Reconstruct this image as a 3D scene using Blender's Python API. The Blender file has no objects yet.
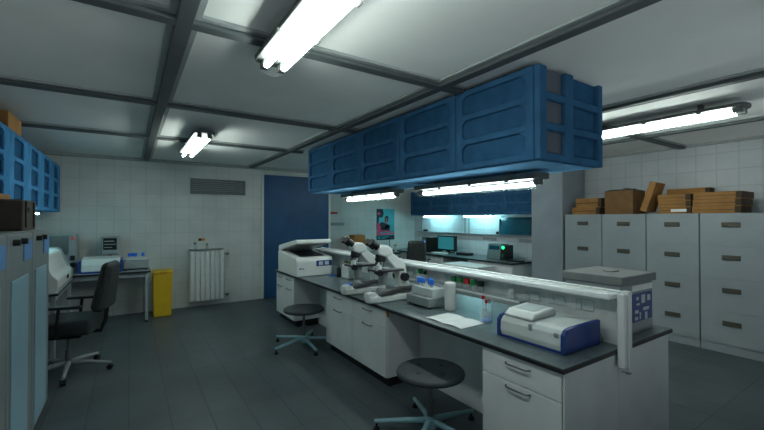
import bpy, bmesh, math, random
from mathutils import Vector, Matrix
random.seed(7)
PI = math.pi
S = bpy.context.scene
C = S.collection

# ------------------------------------------------------------------ camera, world, exposure
cam = bpy.data.cameras.new('camera'); camo = bpy.data.objects.new('camera', cam); C.objects.link(camo)
cam.sensor_width = 36; cam.lens = 18.0; cam.clip_start = 0.02
WORLD = 0.62
camo.location = (0, 0, 1.7)
camo.rotation_euler = (PI/2 + math.atan(4/382), 0, -math.atan(252/382))
S.camera = camo
w = bpy.data.worlds.new('world'); S.world = w; w.use_nodes = True
wt = w.node_tree; wg = wt.nodes.new('ShaderNodeTexCoord'); wx = wt.nodes.new('ShaderNodeSeparateXYZ'); wr = wt.nodes.new('ShaderNodeValToRGB'); wm = wt.nodes.new('ShaderNodeMapRange')
wm.inputs['From Min'].default_value = -1; wm.inputs['From Max'].default_value = 1
wt.links.new(wg.outputs['Generated'], wx.inputs[0]); wt.links.new(wx.outputs[2], wm.inputs[0]); wt.links.new(wm.outputs[0], wr.inputs[0])
wr.color_ramp.elements[0].position = 0.35; wr.color_ramp.elements[0].color = (.80, .92, .95, 1)   # brighter lower half, added as fill light through the room's open end
wr.color_ramp.elements[1].position = 0.55; wr.color_ramp.elements[1].color = (.10, .125, .145, 1)
wt.links.new(wr.outputs[0], wt.nodes['Background'].inputs[0]); wt.nodes['Background'].inputs[1].default_value = WORLD
S.view_settings.view_transform = 'Standard'; S.view_settings.look = 'None'
S.view_settings.exposure = 0.0; S.view_settings.gamma = 1.0; S.view_settings.use_curve_mapping = False
TUBE_CEIL = 36.0      # emission of the ceiling tubes
TUBE_HANG = 52.0      # tubes under the hanging cabinets
TUBE_DESK = 95.0      # small tubes under the wall cabinets
LIGHT_COL = (0.88, 1.0, 0.95)
DESK_COL = (0.38, 0.92, 1.0)

# ------------------------------------------------------------------ materials
def new_mat(name):
    m = bpy.data.materials.new(name); m.use_nodes = True
    return m, m.node_tree, m.node_tree.nodes['Principled BSDF']

def mat(name, col, rough=0.5, metal=0.0, noise=0.06, scale=9.0, spec=0.4, bump=0.0):
    m, t, b = new_mat(name)
    b.inputs['Roughness'].default_value = rough; b.inputs['Metallic'].default_value = metal
    b.inputs['Specular IOR Level'].default_value = spec
    tc = t.nodes.new('ShaderNodeTexCoord'); n = t.nodes.new('ShaderNodeTexNoise')
    n.inputs['Scale'].default_value = scale; n.inputs['Detail'].default_value = 4
    r = t.nodes.new('ShaderNodeValToRGB')
    c0 = [max(0, c*(1-noise*1.6)) for c in col]; c1 = [min(1, c*(1+noise)) for c in col]
    r.color_ramp.elements[0].color = (*c0, 1); r.color_ramp.elements[1].color = (*c1, 1)
    r.color_ramp.elements[0].position = 0.3; r.color_ramp.elements[1].position = 0.7
    t.links.new(tc.outputs['Object'], n.inputs['Vector']); t.links.new(n.outputs['Fac'], r.inputs[0])
    t.links.new(r.outputs[0], b.inputs['Base Color'])
    if bump:
        bp = t.nodes.new('ShaderNodeBump'); bp.inputs['Strength'].default_value = bump; bp.inputs['Distance'].default_value = 0.01
        t.links.new(n.outputs['Fac'], bp.inputs['Height']); t.links.new(bp.outputs[0], b.inputs['Normal'])
    return m

def emit(name, col, strength):
    m, t, b = new_mat(name)
    b.inputs['Base Color'].default_value = (*col, 1)
    b.inputs['Emission Color'].default_value = (*col, 1); b.inputs['Emission Strength'].default_value = strength
    return m

def tile_mat(name, axes, size, c1, c2, mortar, rough=0.45, msize=0.008, bump=0.25, width=None, dirt=0.35):
    m, t, b = new_mat(name)
    g = t.nodes.new('ShaderNodeNewGeometry'); s = t.nodes.new('ShaderNodeSeparateXYZ'); c = t.nodes.new('ShaderNodeCombineXYZ')
    t.links.new(g.outputs['Position'], s.inputs[0])
    t.links.new(s.outputs[axes[0]], c.inputs[0]); t.links.new(s.outputs[axes[1]], c.inputs[1])
    k = t.nodes.new('ShaderNodeTexBrick'); k.offset = 0.0; k.squash = 1.0
    k.inputs['Scale'].default_value = 1.0; k.inputs['Mortar Size'].default_value = msize
    k.inputs['Mortar Smooth'].default_value = 0.3
    k.inputs['Brick Width'].default_value = width or size; k.inputs['Row Height'].default_value = size
    k.inputs['Color1'].default_value = (*c1, 1); k.inputs['Color2'].default_value = (*c2, 1); k.inputs['Mortar'].default_value = (*mortar, 1)
    t.links.new(c.outputs[0], k.inputs['Vector'])
    n = t.nodes.new('ShaderNodeTexNoise'); n.inputs['Scale'].default_value = 1.7; n.inputs['Detail'].default_value = 6
    t.links.new(c.outputs[0], n.inputs['Vector'])
    mx = t.nodes.new('ShaderNodeMixRGB'); mx.blend_type = 'OVERLAY'; mx.inputs[0].default_value = dirt
    t.links.new(k.outputs['Color'], mx.inputs[1]); t.links.new(n.outputs['Fac'], mx.inputs[2])
    t.links.new(mx.outputs[0], b.inputs['Base Color'])
    b.inputs['Roughness'].default_value = rough
    bp = t.nodes.new('ShaderNodeBump'); bp.inputs['Strength'].default_value = bump; bp.inputs['Distance'].default_value = 0.004; bp.invert = True
    t.links.new(k.outputs['Fac'], bp.inputs['Height']); t.links.new(bp.outputs[0], b.inputs['Normal'])
    return m

def clear(name, col, alpha, rough=0.1):
    m = bpy.data.materials.new(name); m.use_nodes = True; t = m.node_tree
    b = t.nodes['Principled BSDF']; b.inputs['Base Color'].default_value = (*col, 1); b.inputs['Roughness'].default_value = rough
    tr = t.nodes.new('ShaderNodeBsdfTransparent'); mx = t.nodes.new('ShaderNodeMixShader'); mx.inputs[0].default_value = alpha
    t.links.new(tr.outputs[0], mx.inputs[1]); t.links.new(b.outputs[0], mx.inputs[2])
    t.links.new(mx.outputs[0], t.nodes['Material Output'].inputs[0])
    return m

M = {}
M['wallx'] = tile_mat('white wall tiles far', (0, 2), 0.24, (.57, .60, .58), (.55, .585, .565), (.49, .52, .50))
M['wally'] = tile_mat('white wall tiles side dimmed', (1, 2), 0.24, (.50, .53, .55), (.48, .51, .53), (.40, .43, .45))  # same tiles as the far wall; their dimmer, bluer light is painted in
M['floor'] = tile_mat('dark slate floor tiles', (1, 0), 0.30, (.074, .094, .102), (.062, .080, .087), (.040, .052, .057), rough=0.42, msize=0.006, bump=0.3, width=0.60, dirt=0.5)
M['ceil'] = mat('ceiling panel', (.84, .86, .83), 0.85, noise=0.05, scale=1.2)
M['beam'] = mat('ceiling rail grey', (.085, .100, .102), 0.6)
M['beam2'] = mat('ceiling rail pale edge', (.32, .35, .345), 0.6)
M['pillar'] = mat('grey blue pillar paint', (.27, .31, .345), 0.6, scale=3)
M['blue'] = mat('blue cabinet paint', (.040, .120, .232), 0.62, spec=0.0, noise=0.12, scale=5)
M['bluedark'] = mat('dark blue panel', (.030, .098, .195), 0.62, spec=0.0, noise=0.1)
M['bluelit'] = mat('blue cabinet paint with painted lamp light', (.17, .40, .66), 0.6, noise=0.06, scale=3, spec=0.0)  # cabinet blue made paler: lamp light painted into the colour
M['bluelt'] = mat('light blue cabinet paint', (.07, .24, .46), 0.62, spec=0.0, noise=0.12, scale=5)
M['bluegrey'] = mat('grey blue infill', (.09, .115, .14), 0.6)
M['door'] = mat('blue door paint', (.016, .085, .20), 0.45, noise=0.12, scale=3)
M['white'] = mat('white cabinet laminate', (.72, .75, .745), 0.45, noise=0.04, scale=4)
M['file'] = mat('pale grey steel cabinet', (.285, .318, .335), 0.45, noise=0.05, scale=3)
M['seam'] = mat('dark seam', (.10, .12, .12), 0.6)
M['top'] = mat('slate worktop', (.105, .138, .148), 0.34, noise=0.15, scale=14)
M['topedge'] = mat('black worktop edge', (.012, .014, .015), 0.4)
M['plinth'] = mat('black plinth', (.012, .010, .010), 0.6)
M['plastic'] = mat('white instrument plastic', (.66, .70, .68), 0.35, noise=0.03)
M['casetop'] = mat('dark grey lid', (.15, .165, .165), 0.5)
M['plasticg'] = mat('grey instrument plastic', (.27, .30, .30), 0.5, noise=0.05)
M['gloss'] = mat('white glossy rail', (.86, .90, .89), 0.15, noise=0.02, spec=0.6)
M['panel'] = mat('frosted upstand panel', (.60, .63, .63), 0.4, noise=0.08, scale=11)
M['cobalt'] = mat('cobalt blue plastic', (.017, .048, .215), 0.35, noise=0.06)
M['capblue'] = mat('bright blue cap', (.02, .17, .75), 0.35, noise=0.03)
M['capgreen'] = mat('green cap', (.01, .22, .06), 0.4, noise=0.05)
M['capred'] = mat('red cap', (.45, .01, .015), 0.4, noise=0.05)
M['black'] = mat('black plastic', (.010, .011, .012), 0.4, noise=0.1)
M['blackf'] = mat('black seat fabric', (.030, .035, .036), 0.6, noise=0.15, scale=20, bump=0.2)
M['blackv'] = mat('black seat vinyl', (.038, .048, .050), 0.5, noise=0.1)
M['steel'] = mat('brushed steel', (.42, .45, .45), 0.3, metal=0.9, noise=0.05)
M['dsteel'] = mat('dark steel handle', (.17, .18, .175), 0.4, metal=0.6, noise=0.05)
M['bronze'] = mat('dark bronze label holder', (.085, .08, .062), 0.45, metal=0.4)
M['leg'] = mat('pale teal painted steel', (.26, .46, .52), 0.4, noise=0.06)
M['yellow'] = mat('yellow plastic', (.62, .40, .012), 0.45, noise=0.06)
M['card'] = mat('brown cardboard', (.34, .165, .048), 0.8, noise=0.15, scale=6)
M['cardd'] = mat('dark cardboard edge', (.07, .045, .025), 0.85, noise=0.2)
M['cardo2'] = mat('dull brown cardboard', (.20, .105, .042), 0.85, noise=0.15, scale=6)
M['cardgap'] = mat('dark flap cardboard', (.045, .025, .012), 0.9)  # dark brown of the open carton's flaps
M['dkbox'] = mat('dark brown fibreboard', (.030, .022, .018), 0.7, noise=0.2)
M['dkbox2'] = mat('brown fibreboard', (.065, .050, .040), 0.7, noise=0.2)
M['locker'] = mat('grey cabinet steel', (.19, .215, .22), 0.45, noise=0.06, scale=3)
M['lockerp'] = mat('pale blue door panel', (.24, .40, .48), 0.35, noise=0.06, scale=2)
M['lockerb'] = mat('blue nameplate', (.09, .24, .52), 0.4)
M['screen'] = mat('dark screen glass', (.010, .014, .016), 0.12)
M['paper'] = mat('white paper', (.80, .83, .82), 0.7, noise=0.02)
M['orange'] = mat('orange label', (.65, .20, .02), 0.6)
M['tealdk'] = mat('dark teal screen', (.008, .085, .125), 0.25, noise=0.1)
M['tealbox'] = mat('grey teal casing', (.16, .24, .25), 0.4)
M['dsteelblack'] = mat('dark grey pad', (.055, .06, .06), 0.5)
M['rubber'] = mat('black rubber', (.008, .008, .008), 0.7)
M['radiator'] = mat('white radiator enamel', (.66, .69, .67), 0.35, noise=0.03)
M['vent'] = mat('grey vent metal', (.17, .19, .19), 0.5, metal=0.3)
M['socket'] = mat('pale blue grey socket', (.50, .57, .58), 0.4)
M['tube'] = emit('ceiling tube glow', LIGHT_COL, TUBE_CEIL)
M['tubeh'] = emit('hanging lamp tube glow', LIGHT_COL, TUBE_HANG)
M['tubel'] = emit('left desk tube glow', DESK_COL, 70.0)
M['tubed'] = emit('desk lamp tube glow', DESK_COL, TUBE_DESK)
M['glowteal'] = emit('lit monitor picture', (.03, .22, .26), 0.42)
M['glowgreen'] = emit('green status light', (.02, .9, .25), 3.0)
M['glowblue'] = emit('blue status light', (.10, .25, 1.0), 2.0)
M['glowred'] = emit('red indicator', (.5, .02, .02), 0.4)
M['cover'] = clear('clear lamp cover', (.75, .85, .84), 0.035, 0.12)
M['glass'] = clear('clear lab glass', (.70, .80, .80), 0.24, 0.08)
M['glassw'] = clear('translucent plastic', (.70, .76, .76), 0.65, 0.3)
M['housing'] = mat('grey lamp housing', (.10, .11, .105), 0.5)

# ------------------------------------------------------------------ mesh builder
class MB:
    def __init__(s): s.bm = bmesh.new()
    def _fin(s, geom, mi, smooth):
        for f in geom:
            f.material_index = mi; f.smooth = smooth
    def box(s, x0, y0, z0, x1, y1, z1, bev=0.0, mi=0, seg=1, rot=None, piv=None):
        b = bmesh.new(); bmesh.ops.create_cube(b, size=1)
        bmesh.ops.scale(b, vec=(abs(x1-x0), abs(y1-y0), abs(z1-z0)), verts=b.verts)
        if bev: bmesh.ops.bevel(b, geom=b.edges[:], offset=bev, segments=seg, affect='EDGES', profile=0.5)
        bmesh.ops.translate(b, vec=((x0+x1)/2, (y0+y1)/2, (z0+z1)/2), verts=b.verts)
        if rot:
            p = Vector(piv) if piv else Vector(((x0+x1)/2, (y0+y1)/2, (z0+z1)/2))
            bmesh.ops.rotate(b, cent=p, matrix=Matrix.Rotation(rot[1], 3, rot[0]), verts=b.verts)
        s._merge(b, mi, seg > 1); return s
    def _merge(s, b, mi, smooth):
        vm = {}
        for v in b.verts: vm[v] = s.bm.verts.new(v.co)
        for f in b.faces:
            try: nf = s.bm.faces.new([vm[v] for v in f.verts])
            except ValueError: continue
            nf.material_index = mi; nf.smooth = smooth
        b.free()
    def cone(s, p, q, r0, r1=None, n=14, mi=0, smooth=True, caps=True):
        p = Vector(p); q = Vector(q); r1 = r0 if r1 is None else r1
        d = (q-p).normalized(); a = d.orthogonal().normalized(); c = d.cross(a)
        A = [s.bm.verts.new(p+(a*math.cos(2*PI*i/n)+c*math.sin(2*PI*i/n))*r0) for i in range(n)]
        B = [s.bm.verts.new(q+(a*math.cos(2*PI*i/n)+c*math.sin(2*PI*i/n))*r1) for i in range(n)]
        for i in range(n):
            f = s.bm.faces.new([A[i], A[(i+1) % n], B[(i+1) % n], B[i]]); f.smooth = smooth; f.material_index = mi
        if caps:
            f = s.bm.faces.new(A[::-1]); f.material_index = mi
            f = s.bm.faces.new(B); f.material_index = mi
        return s
    def tube(s, pts, r, n=8, mi=0):
        pts = [Vector(p) for p in pts]; rings = []
        a = None
        for i, p in enumerate(pts):
            d = (pts[min(i+1, len(pts)-1)]-pts[max(i-1, 0)]).normalized()
            a = d.orthogonal().normalized() if a is None else (a-d*a.dot(d)).normalized()
            c = d.cross(a)
            rr = r[i] if isinstance(r, (list, tuple)) else r
            rings.append([s.bm.verts.new(p+(a*math.cos(2*PI*k/n)+c*math.sin(2*PI*k/n))*rr) for k in range(n)])
        for A, B in zip(rings, rings[1:]):
            for i in range(n):
                f = s.bm.faces.new([A[i], A[(i+1) % n], B[(i+1) % n], B[i]]); f.smooth = True; f.material_index = mi
        f = s.bm.faces.new(rings[0][::-1]); f.material_index = mi
        f = s.bm.faces.new(rings[-1]); f.material_index = mi
        return s
    def lathe(s, prof, n=20, mi=0, c=(0, 0, 0)):
        rings = []
        for r, z in prof:
            if r < 1e-5: rings.append([s.bm.verts.new((c[0], c[1], c[2]+z))])
            else: rings.append([s.bm.verts.new((c[0]+r*math.cos(2*PI*k/n), c[1]+r*math.sin(2*PI*k/n), c[2]+z)) for k in range(n)])
        for A, B in zip(rings, rings[1:]):
            for i in range(n):
                j = (i+1) % n
                if len(A) == 1 and len(B) == 1: continue
                if len(A) == 1: vs = [A[0], B[i], B[j]]
                elif len(B) == 1: vs = [A[i], A[j], B[0]]
                else: vs = [A[i], A[j], B[j], B[i]]
                f = s.bm.faces.new(vs); f.smooth = True; f.material_index = mi
        for A in (rings[0], rings[-1]):
            if len(A) > 1:
                f = s.bm.faces.new(A); f.material_index = mi
        return s
    def prism(s, poly, axis, a, b, mi=0, bev=0.0, seg=2):
        """poly: 2D points in the plane without axis (x: (y,z), y: (x,z), z: (x,y))"""
        t = bmesh.new()
        def P(p, v):
            return {'x': (v, p[0], p[1]), 'y': (p[0], v, p[1]), 'z': (p[0], p[1], v)}[axis]
        A = [t.verts.new(P(p, a)) for p in poly]; B = [t.verts.new(P(p, b)) for p in poly]
        n = len(poly)
        for i in range(n): t.faces.new([A[i], A[(i+1) % n], B[(i+1) % n], B[i]])
        t.faces.new(A[::-1]); t.faces.new(B)
        bmesh.ops.recalc_face_normals(t, faces=t.faces)
        if bev: bmesh.ops.bevel(t, geom=t.edges[:], offset=bev, segments=seg, affect='EDGES', profile=0.5)
        s._merge(t, mi, False); return s
    def ball(s, c, r, sc=(1, 1, 1), mi=0, n=12):
        b = bmesh.new(); bmesh.ops.create_uvsphere(b, u_segments=n, v_segments=max(6, n//2), radius=r)
        bmesh.ops.scale(b, vec=sc, verts=b.verts); bmesh.ops.translate(b, vec=c, verts=b.verts)
        s._merge(b, mi, True); return s
    def quad(s, pts, mi=0):
        f = s.bm.faces.new([s.bm.verts.new(p) for p in pts]); f.material_index = mi; return s
    def grid_seat(s, x0, y0, x1, y1, z0, z1, r=0.05, crown=0.02, mi=0):
        s.box(x0, y0, z0, x1, y1, z1, bev=min(r, (z1-z0)*0.45), seg=3, mi=mi); return s
    def build(s, name, mats, parent=None):
        bmesh.ops.recalc_face_normals(s.bm, faces=s.bm.faces)
        me = bpy.data.meshes.new(name); s.bm.to_mesh(me); s.bm.free()
        for k in (mats if isinstance(mats, (list, tuple)) else [mats]): me.materials.append(M[k])
        o = bpy.data.objects.new(name, me); C.objects.link(o)
        if any(p.use_smooth for p in me.polygons):
            me.set_sharp_from_angle(angle=math.radians(48))
            wn = o.modifiers.new('weighted_normals', 'WEIGHTED_NORMAL'); wn.keep_sharp = True
        if parent: o.parent = parent
        return o

def tag(o, label, cat, group=None):
    o['label'] = label; o['category'] = cat
    if group: o['group'] = group
    return o
def thing(name, label, cat, loc=(0, 0, 0), rz=0, group=None):
    o = bpy.data.objects.new(name, None); o.empty_display_size = 0.1; C.objects.link(o)
    o.location = loc; o.rotation_euler = (0, 0, rz)
    return tag(o, label, cat, group)
def struct(o): o['kind'] = 'structure'; return o
def kids(o): return [c for c in C.objects if c.parent == o]
def dup(root, loc, rz=None, label=None, group=None):
    def cp(o, parent):
        c = o.copy(); C.objects.link(c); c.parent = parent
        for ch in kids(o): cp(ch, c)
        return c
    r = cp(root, None); r.location = loc
    if rz is not None: r.rotation_euler = (0, 0, rz)
    if label: r['label'] = label
    if group: r['group'] = group
    return r
def B(*a, **k): return MB().box(*a, **k)

# ------------------------------------------------------------------ room shell
XL, XR, YN, YD, YP, ZC = -1.35, 7.0, -0.3, 8.23, 8.86, 2.80
struct(B(XL-.15, YN-.15, -.12, XR+.15, YP+.15, 0).build('floor', 'floor'))
struct(B(XL-.15, YN-.15, ZC, XR+.15, YP+.15, ZC+.12).build('ceiling', 'ceil'))
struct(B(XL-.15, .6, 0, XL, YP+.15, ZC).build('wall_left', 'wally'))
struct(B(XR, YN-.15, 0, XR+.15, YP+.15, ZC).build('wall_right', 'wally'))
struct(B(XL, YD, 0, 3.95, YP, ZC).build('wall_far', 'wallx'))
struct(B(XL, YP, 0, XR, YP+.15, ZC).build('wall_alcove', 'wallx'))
struct(B(6.27, 3.815, 0, XR, 4.43, ZC, bev=.01).build('wall_pillar', 'pillar'))

tn = [0]
def trim(m, mats):
    tn[0] += 1
    return struct(m.build('trim_%d' % tn[0], mats))
def beam_y(x, y0, y1):
    m = MB(); m.box(x-.078, y0, ZC-.018, x+.078, y1, ZC, mi=1); m.box(x-.044, y0, ZC-.045, x+.044, y1, ZC-.018, mi=0, bev=.006); trim(m, ['beam', 'beam2'])
def beam_x(y, x0, x1):
    m = MB(); m.box(x0, y-.078, ZC-.017, x1, y+.078, ZC, mi=1); m.box(x0, y-.044, ZC-.044, x1, y+.044, ZC-.017, mi=0, bev=.006); trim(m, ['beam', 'beam2'])
for x in (0.24, 2.10, 3.90, 5.62): beam_y(x, YN+.01, YD-.01)
for y in (0.45, 2.32, 4.10, 5.85):
    beam_x(y, XL+.01, 2.32 if y > 1 else XR-.01)
    if y > 1: beam_x(y, 3.18, XR-.01 if y != 4.10 else 6.26)
trim(MB().box(XL+.01, YD-.11, ZC-.05, 3.94, YD-.005, ZC, bev=.01), 'beam2')
trim(MB().box(XR-.07, YN+.01, ZC-.03, XR-.005, 3.80, ZC), 'beam2')

# ------------------------------------------------------------------ blue door
dr = struct(B(2.40, YD-.035, 0.005, 3.90, YD-.001, 2.65, bev=.004).build('door_1', 'door'))
struct(B(2.395, YD-.05, 0.01, 2.50, YD-.036, 2.64, bev=.004).build('door_frame', 'door', dr))
struct(B(3.90, YD-.05, 0.01, 3.945, YD-.002, 2.66, bev=.004).build('door_jamb', 'white', dr))
struct(B(2.34, YD-.03, 0.01, 2.393, YD-.002, 2.68, bev=.004).build('door_jamb', 'white', dr))

# ------------------------------------------------------------------ lamps
def ceiling_lamp(x, y0, y1, label, z=ZC-.065, tubes=(-.055, .055), name='ceiling_lamp', tm='tube', w=.116, r=.017, group='fluorescent ceiling lamps', h=.07):
    yc = (y0+y1)/2; L = (y1-y0)/2
    t = thing(name, label, 'lamp', (x, yc, z), 0, group)
    # housing with rounded ends, held off the ceiling by two short brackets
    if True:
        for yy in (-L*.6, L*.6): B(-.03, yy-.02, 0, .03, yy+.02, (ZC if name == 'ceiling_lamp' else 2.1055)-z, bev=.003).build('bracket', 'housing', t)
    poly = []
    for i in range(9):
        a = -PI/2 + PI*i/8 + PI/2
        poly.append((w*math.cos(a), L-w*.55+w*.55*math.sin(a)))
    for i in range(9):
        a = PI + PI*i/8
        poly.append((w*math.cos(a), -L+w*.55+w*.55*math.sin(a)))
    MB().prism(poly, 'z', -h*.45, 0.0, bev=.006).build('housing', 'housing', t)
    for dx in tubes:
        m = MB(); m.cone((dx, -L+.11, -h*.45-r-.022), (dx, L-.11, -h*.45-r-.022), r, n=10)
        m.build('tube', tm, t)
        for s in (-1, 1):
            B(dx-r-.006, s*(L-.075)-.035, -h*.45-r-.030, dx+r+.006, s*(L-.075)+.035, -h*.45, bev=.004).build('tube_holder', 'housing', t)
    m = MB()
    pc = [(w*.93*math.cos(a), 0) for a in (0,)]
    # clear trough cover
    n = 10; A = []; Bv = []
    for i in range(n+1):
        a = PI + PI*i/n
        px = w*.92*math.cos(a); pz = -h*.45 + (2*r+.046)*math.sin(a)*1.0
        A.append(m.bm.verts.new((px, -L+.045, pz))); Bv.append(m.bm.verts.new((px, L-.045, pz)))
    for i in range(n):
        f = m.bm.faces.new([A[i], A[i+1], Bv[i+1], Bv[i]]); f.smooth = True
    m.bm.faces.new(A); m.bm.faces.new(Bv[::-1])
    m.build('cover', 'cover', t)
    for yy in (-L*.62, -L*.1, L*.42):
        for s in (-1, 1): B(s*w-.012, yy-.02, -h*.45-.018, s*w+.006, yy+.02, -h*.45+.006, bev=.003).build('clip', 'dsteel', t)
    return t
ceiling_lamp(.765, .72, 2.50, 'long twin-tube ceiling lamp at the top of the picture, nearest the viewer')
ceiling_lamp(.73, 4.85, 6.63, 'small-looking twin-tube ceiling lamp far off towards the radiator wall')
ceiling_lamp(4.60, 1.02, 2.80, 'twin-tube ceiling lamp over the filing cabinets on the right')
ceiling_lamp(4.60, 4.85, 6.63, 'unseen ceiling lamp added beyond the blue hanging cabinets')  # unseen, added in line with the other lamps to light the far corner
ceiling_lamp(2.80, 1.84, 3.48, 'lamp under the nearer half of the blue hanging cabinets', z=2.078, tubes=(-.0,), name='cabinet_lamp', tm='tubeh', w=.095, group='lamps under the hanging cabinets', h=.11)
ceiling_lamp(2.80, 3.84, 5.30, 'lamp under the farther half of the blue hanging cabinets', z=2.078, tubes=(-.0,), name='cabinet_lamp', tm='tubeh', w=.095, group='lamps under the hanging cabinets', h=.11)
def desk_lamp(x, y0, y1, z, label, group=None, tm='tubed'):
    t = thing('undercabinet_lamp', label, 'lamp', (x, (y0+y1)/2, z), 0, group); L = (y1-y0)/2
    MB().box(-.04, -L, -.022, .04, L, 0, bev=.004).build('housing', 'housing', t)
    MB().cone((0, -L+.03, -.034), (0, L-.03, -.034), .012, n=8).build('tube', tm, t)
desk_lamp(-1.06, 6.45, 7.05, 1.808, 'short lamp under the blue wall cabinets on the left', tm='tubel')
desk_lamp(6.74, 7.25, 8.15, 1.798, 'small lamp under the blue cabinets above the desktop computer', 'lamps above the computer desk')
desk_lamp(6.74, 5.75, 6.65, 1.798, 'small lamp under the blue cabinets next to the dark teal panel', 'lamps above the computer desk')

# ------------------------------------------------------------------ blue cabinets
def tray_front(L, H, depth, rows=3, stile=.07, rail=.05, ch=.036):
    """front in local coords: y 0..L, z 0..H, outer face at x=0, going to +x; recessed bays with cut upper corners"""
    m = MB(); fr = depth*.62
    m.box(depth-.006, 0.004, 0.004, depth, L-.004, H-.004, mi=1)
    m.box(0, 0, 0, depth-.006, stile, H, bev=.008); m.box(0, L-stile, 0, depth-.006, L, H, bev=.008)
    hh = (H-rail)/rows
    for i in range(rows+1):
        m.box(.001, stile-.012, i*hh, depth-.006, L-stile+.012, i*hh+rail, bev=.012, seg=2)
    for i in range(rows):
        z0 = i*hh+rail; z1 = (i+1)*hh
        for y, s in ((stile, 1), (L-stile, -1)):
            m.prism([(y-s*.005, z1+.005), (y+s*ch*1.5, z1+.005), (y+s*ch*.4, z1-ch*.5), (y-s*.005, z1-ch*1.3)], 'x', .004, depth-.006)
            m.prism([(y-s*.005, z0-.005), (y+s*ch*.9, z0-.005), (y-s*.005, z0+ch*.9)], 'x', .004, depth-.006)
    return m
def blue_cabinet(name, label, x, y0, L, z0, H, D, face, group, mats=('blue', 'bluedark'), both=False, rows=3, stile=.07):
    """face=-1: front looks to -X at x ; face=+1: front looks to +X at x"""
    t = thing(name, label, 'cabinet', (x, y0 if face < 0 else y0+L, z0), 0 if face < 0 else PI, group)
    b = .034; back = D-b if both else D
    MB().box(b+.001, .002, 0, back-.001, L-.002, H, bev=.004).build('body', mats[0], t)
    tray_front(L-.006, H, b, rows, stile).build('door', list(mats), t).location = (0, .003, 0)
    if both:
        o = tray_front(L-.006, H, b, rows).build('door', list(mats), t); o.location = (D, L-.003, 0); o.rotation_euler = (0, 0, PI)
    return t
W = .814; hang = []
names = ['nearest', 'second nearest', 'middle', 'second farthest', 'farthest']
for i in range(5):
    y = 1.575+i*W
    t = blue_cabinet('hanging_cabinet', names[i]+' of the five blue cabinets hanging from the ceiling over the bench', 2.33, y+(.05 if i == 0 else 0), W-(.05 if i == 0 else 0), 2.112, .662, .83, -1, 'blue cabinets hanging over the bench', both=True)
    B(.04, .003, -.006, .79, W-(.055 if i == 0 else .003), -.0005).build('painted_underside_light', 'bluelit', t)  # thin sheet that paints the lamp light onto the cabinet's underside
    hang.append(t)
# open frame at the near end of the nearest hanging cabinet (a part of it)
m = MB()
H = .655; DD = .83
for a, b in ((0, .085), (.315, .415), (.775, .83)): m.box(a, -.05, 0, b, -.001, H, bev=.007)
for z in (0, .215, .43): m.box(.06, -.044, z, .80, -.002, z+.055, bev=.012, seg=2)
m.build('end_frame', 'blue', hang[0])
B(.08, -.012, .05, .32, -.0015, H-.005).build('end_infill', 'bluegrey', hang[0])
B(.41, -.012, .05, .78, -.0015, H-.005).build('end_infill', 'bluedark', hang[0])

for i in range(5):
    blue_cabinet('wall_cabinet', 'light blue wall cabinet on the left wall, %s from the far tiled wall' % ['first', 'second', 'third', 'fourth', 'fifth'][i], -.95, 8.06-.78*(i+1), .778, 1.81, .75, .39, 1, 'blue wall cabinets on the left wall', mats=('bluelt', 'bluedark'), stile=.17)
for i in range(5):
    blue_cabinet('wall_cabinet', 'blue wall cabinet over the computer desk, %s from the pillar' % ['first', 'second', 'third', 'fourth', 'fifth'][i], 6.65, 4.56+.81*i, .808, 1.80, .66, .345, -1, 'blue wall cabinets over the computer desk')

# ------------------------------------------------------------------ main bench
X0, X1, Y0, Y1, ZT = 2.12, 3.65, 1.285, 6.64, .82
m = MB(); m.box(X0, Y0, ZT-.034, X1, Y1, ZT-.004, mi=1, bev=.004); m.box(X0+.006, Y0+.006, ZT-.006, X1-.006, Y1-.006, ZT, mi=0, bev=.002)
tag(m.build('worktop', ['top', 'topedge']), 'long dark slate worktop of the central laboratory bench', 'worktop')
def handle(L=.13, r=.006, out=.03):
    m = MB(); m.tube([(0, -L/2, 0), (-out*.8, -L/2+.012, 0), (-out, -L/2+.035, 0), (-out, L/2-.035, 0), (-out*.8, L/2-.012, 0), (0, L/2, 0)], r, 6); return m
def base_unit(label, y0, y1, cols, kind, x0=2.145, x1=2.575, group='white base cabinets of the central bench', mirror=False):
    t = thing('base_cabinet', label, 'cabinet', (x0 if not mirror else x1, y0 if not mirror else y1, 0), PI if mirror else 0, group)
    D = x1-x0; L = y1-y0; Z1 = ZT-.036
    MB().box(.02, 0, .10, D, L, Z1, bev=.002).build('body', 'white', t)
    MB().box(.06, .03, 0, D-.01, L-.03, .10).build('plinth', 'plinth', t)
    cw = L/cols
    for c in range(cols):
        a = c*cw+.004; b = (c+1)*cw-.004
        if kind == 'drawers':
            zs = [(.105, .30), (.305, .475), (.48, .63), (.635, Z1-.004)]
            for z0, z1 in zs:
                d = B(0, a, z0, .02, b, z1, bev=.003).build('drawer', 'white', t)
                h = handle(min(.22, (b-a)*.42), .006).build('handle', 'dsteel', d); h.location = (0, (a+b)/2, z1-.055)
        else:
            d = B(0, a, .605, .02, b, Z1-.004, bev=.003).build('drawer', 'white', t)
            h = handle(.19).build('handle', 'dsteel', d); h.location = (0, (a+b)/2, .728)
            d = B(0, a, .105, .02, b, .60, bev=.003).build('door', 'white', t)
            h = handle(.19).build('handle', 'dsteel', d); h.location = (0, (a+b)/2, .572)
    return t
base_unit('white drawer cabinet at the near end of the central bench', 1.312, 1.93, 1, 'doors')
base_unit('white two-door cabinet in the middle of the bench between the two stools', 3.18, 4.58, 2, 'doors')
base_unit('white cabinet at the far end of the bench under the open centrifuge', 5.75, 6.60, 2, 'doors')
base_unit('white cabinet on the far side at the near end of the bench', 1.312, 2.70, 2, 'doors', x0=2.98, x1=3.61, mirror=True)
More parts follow.
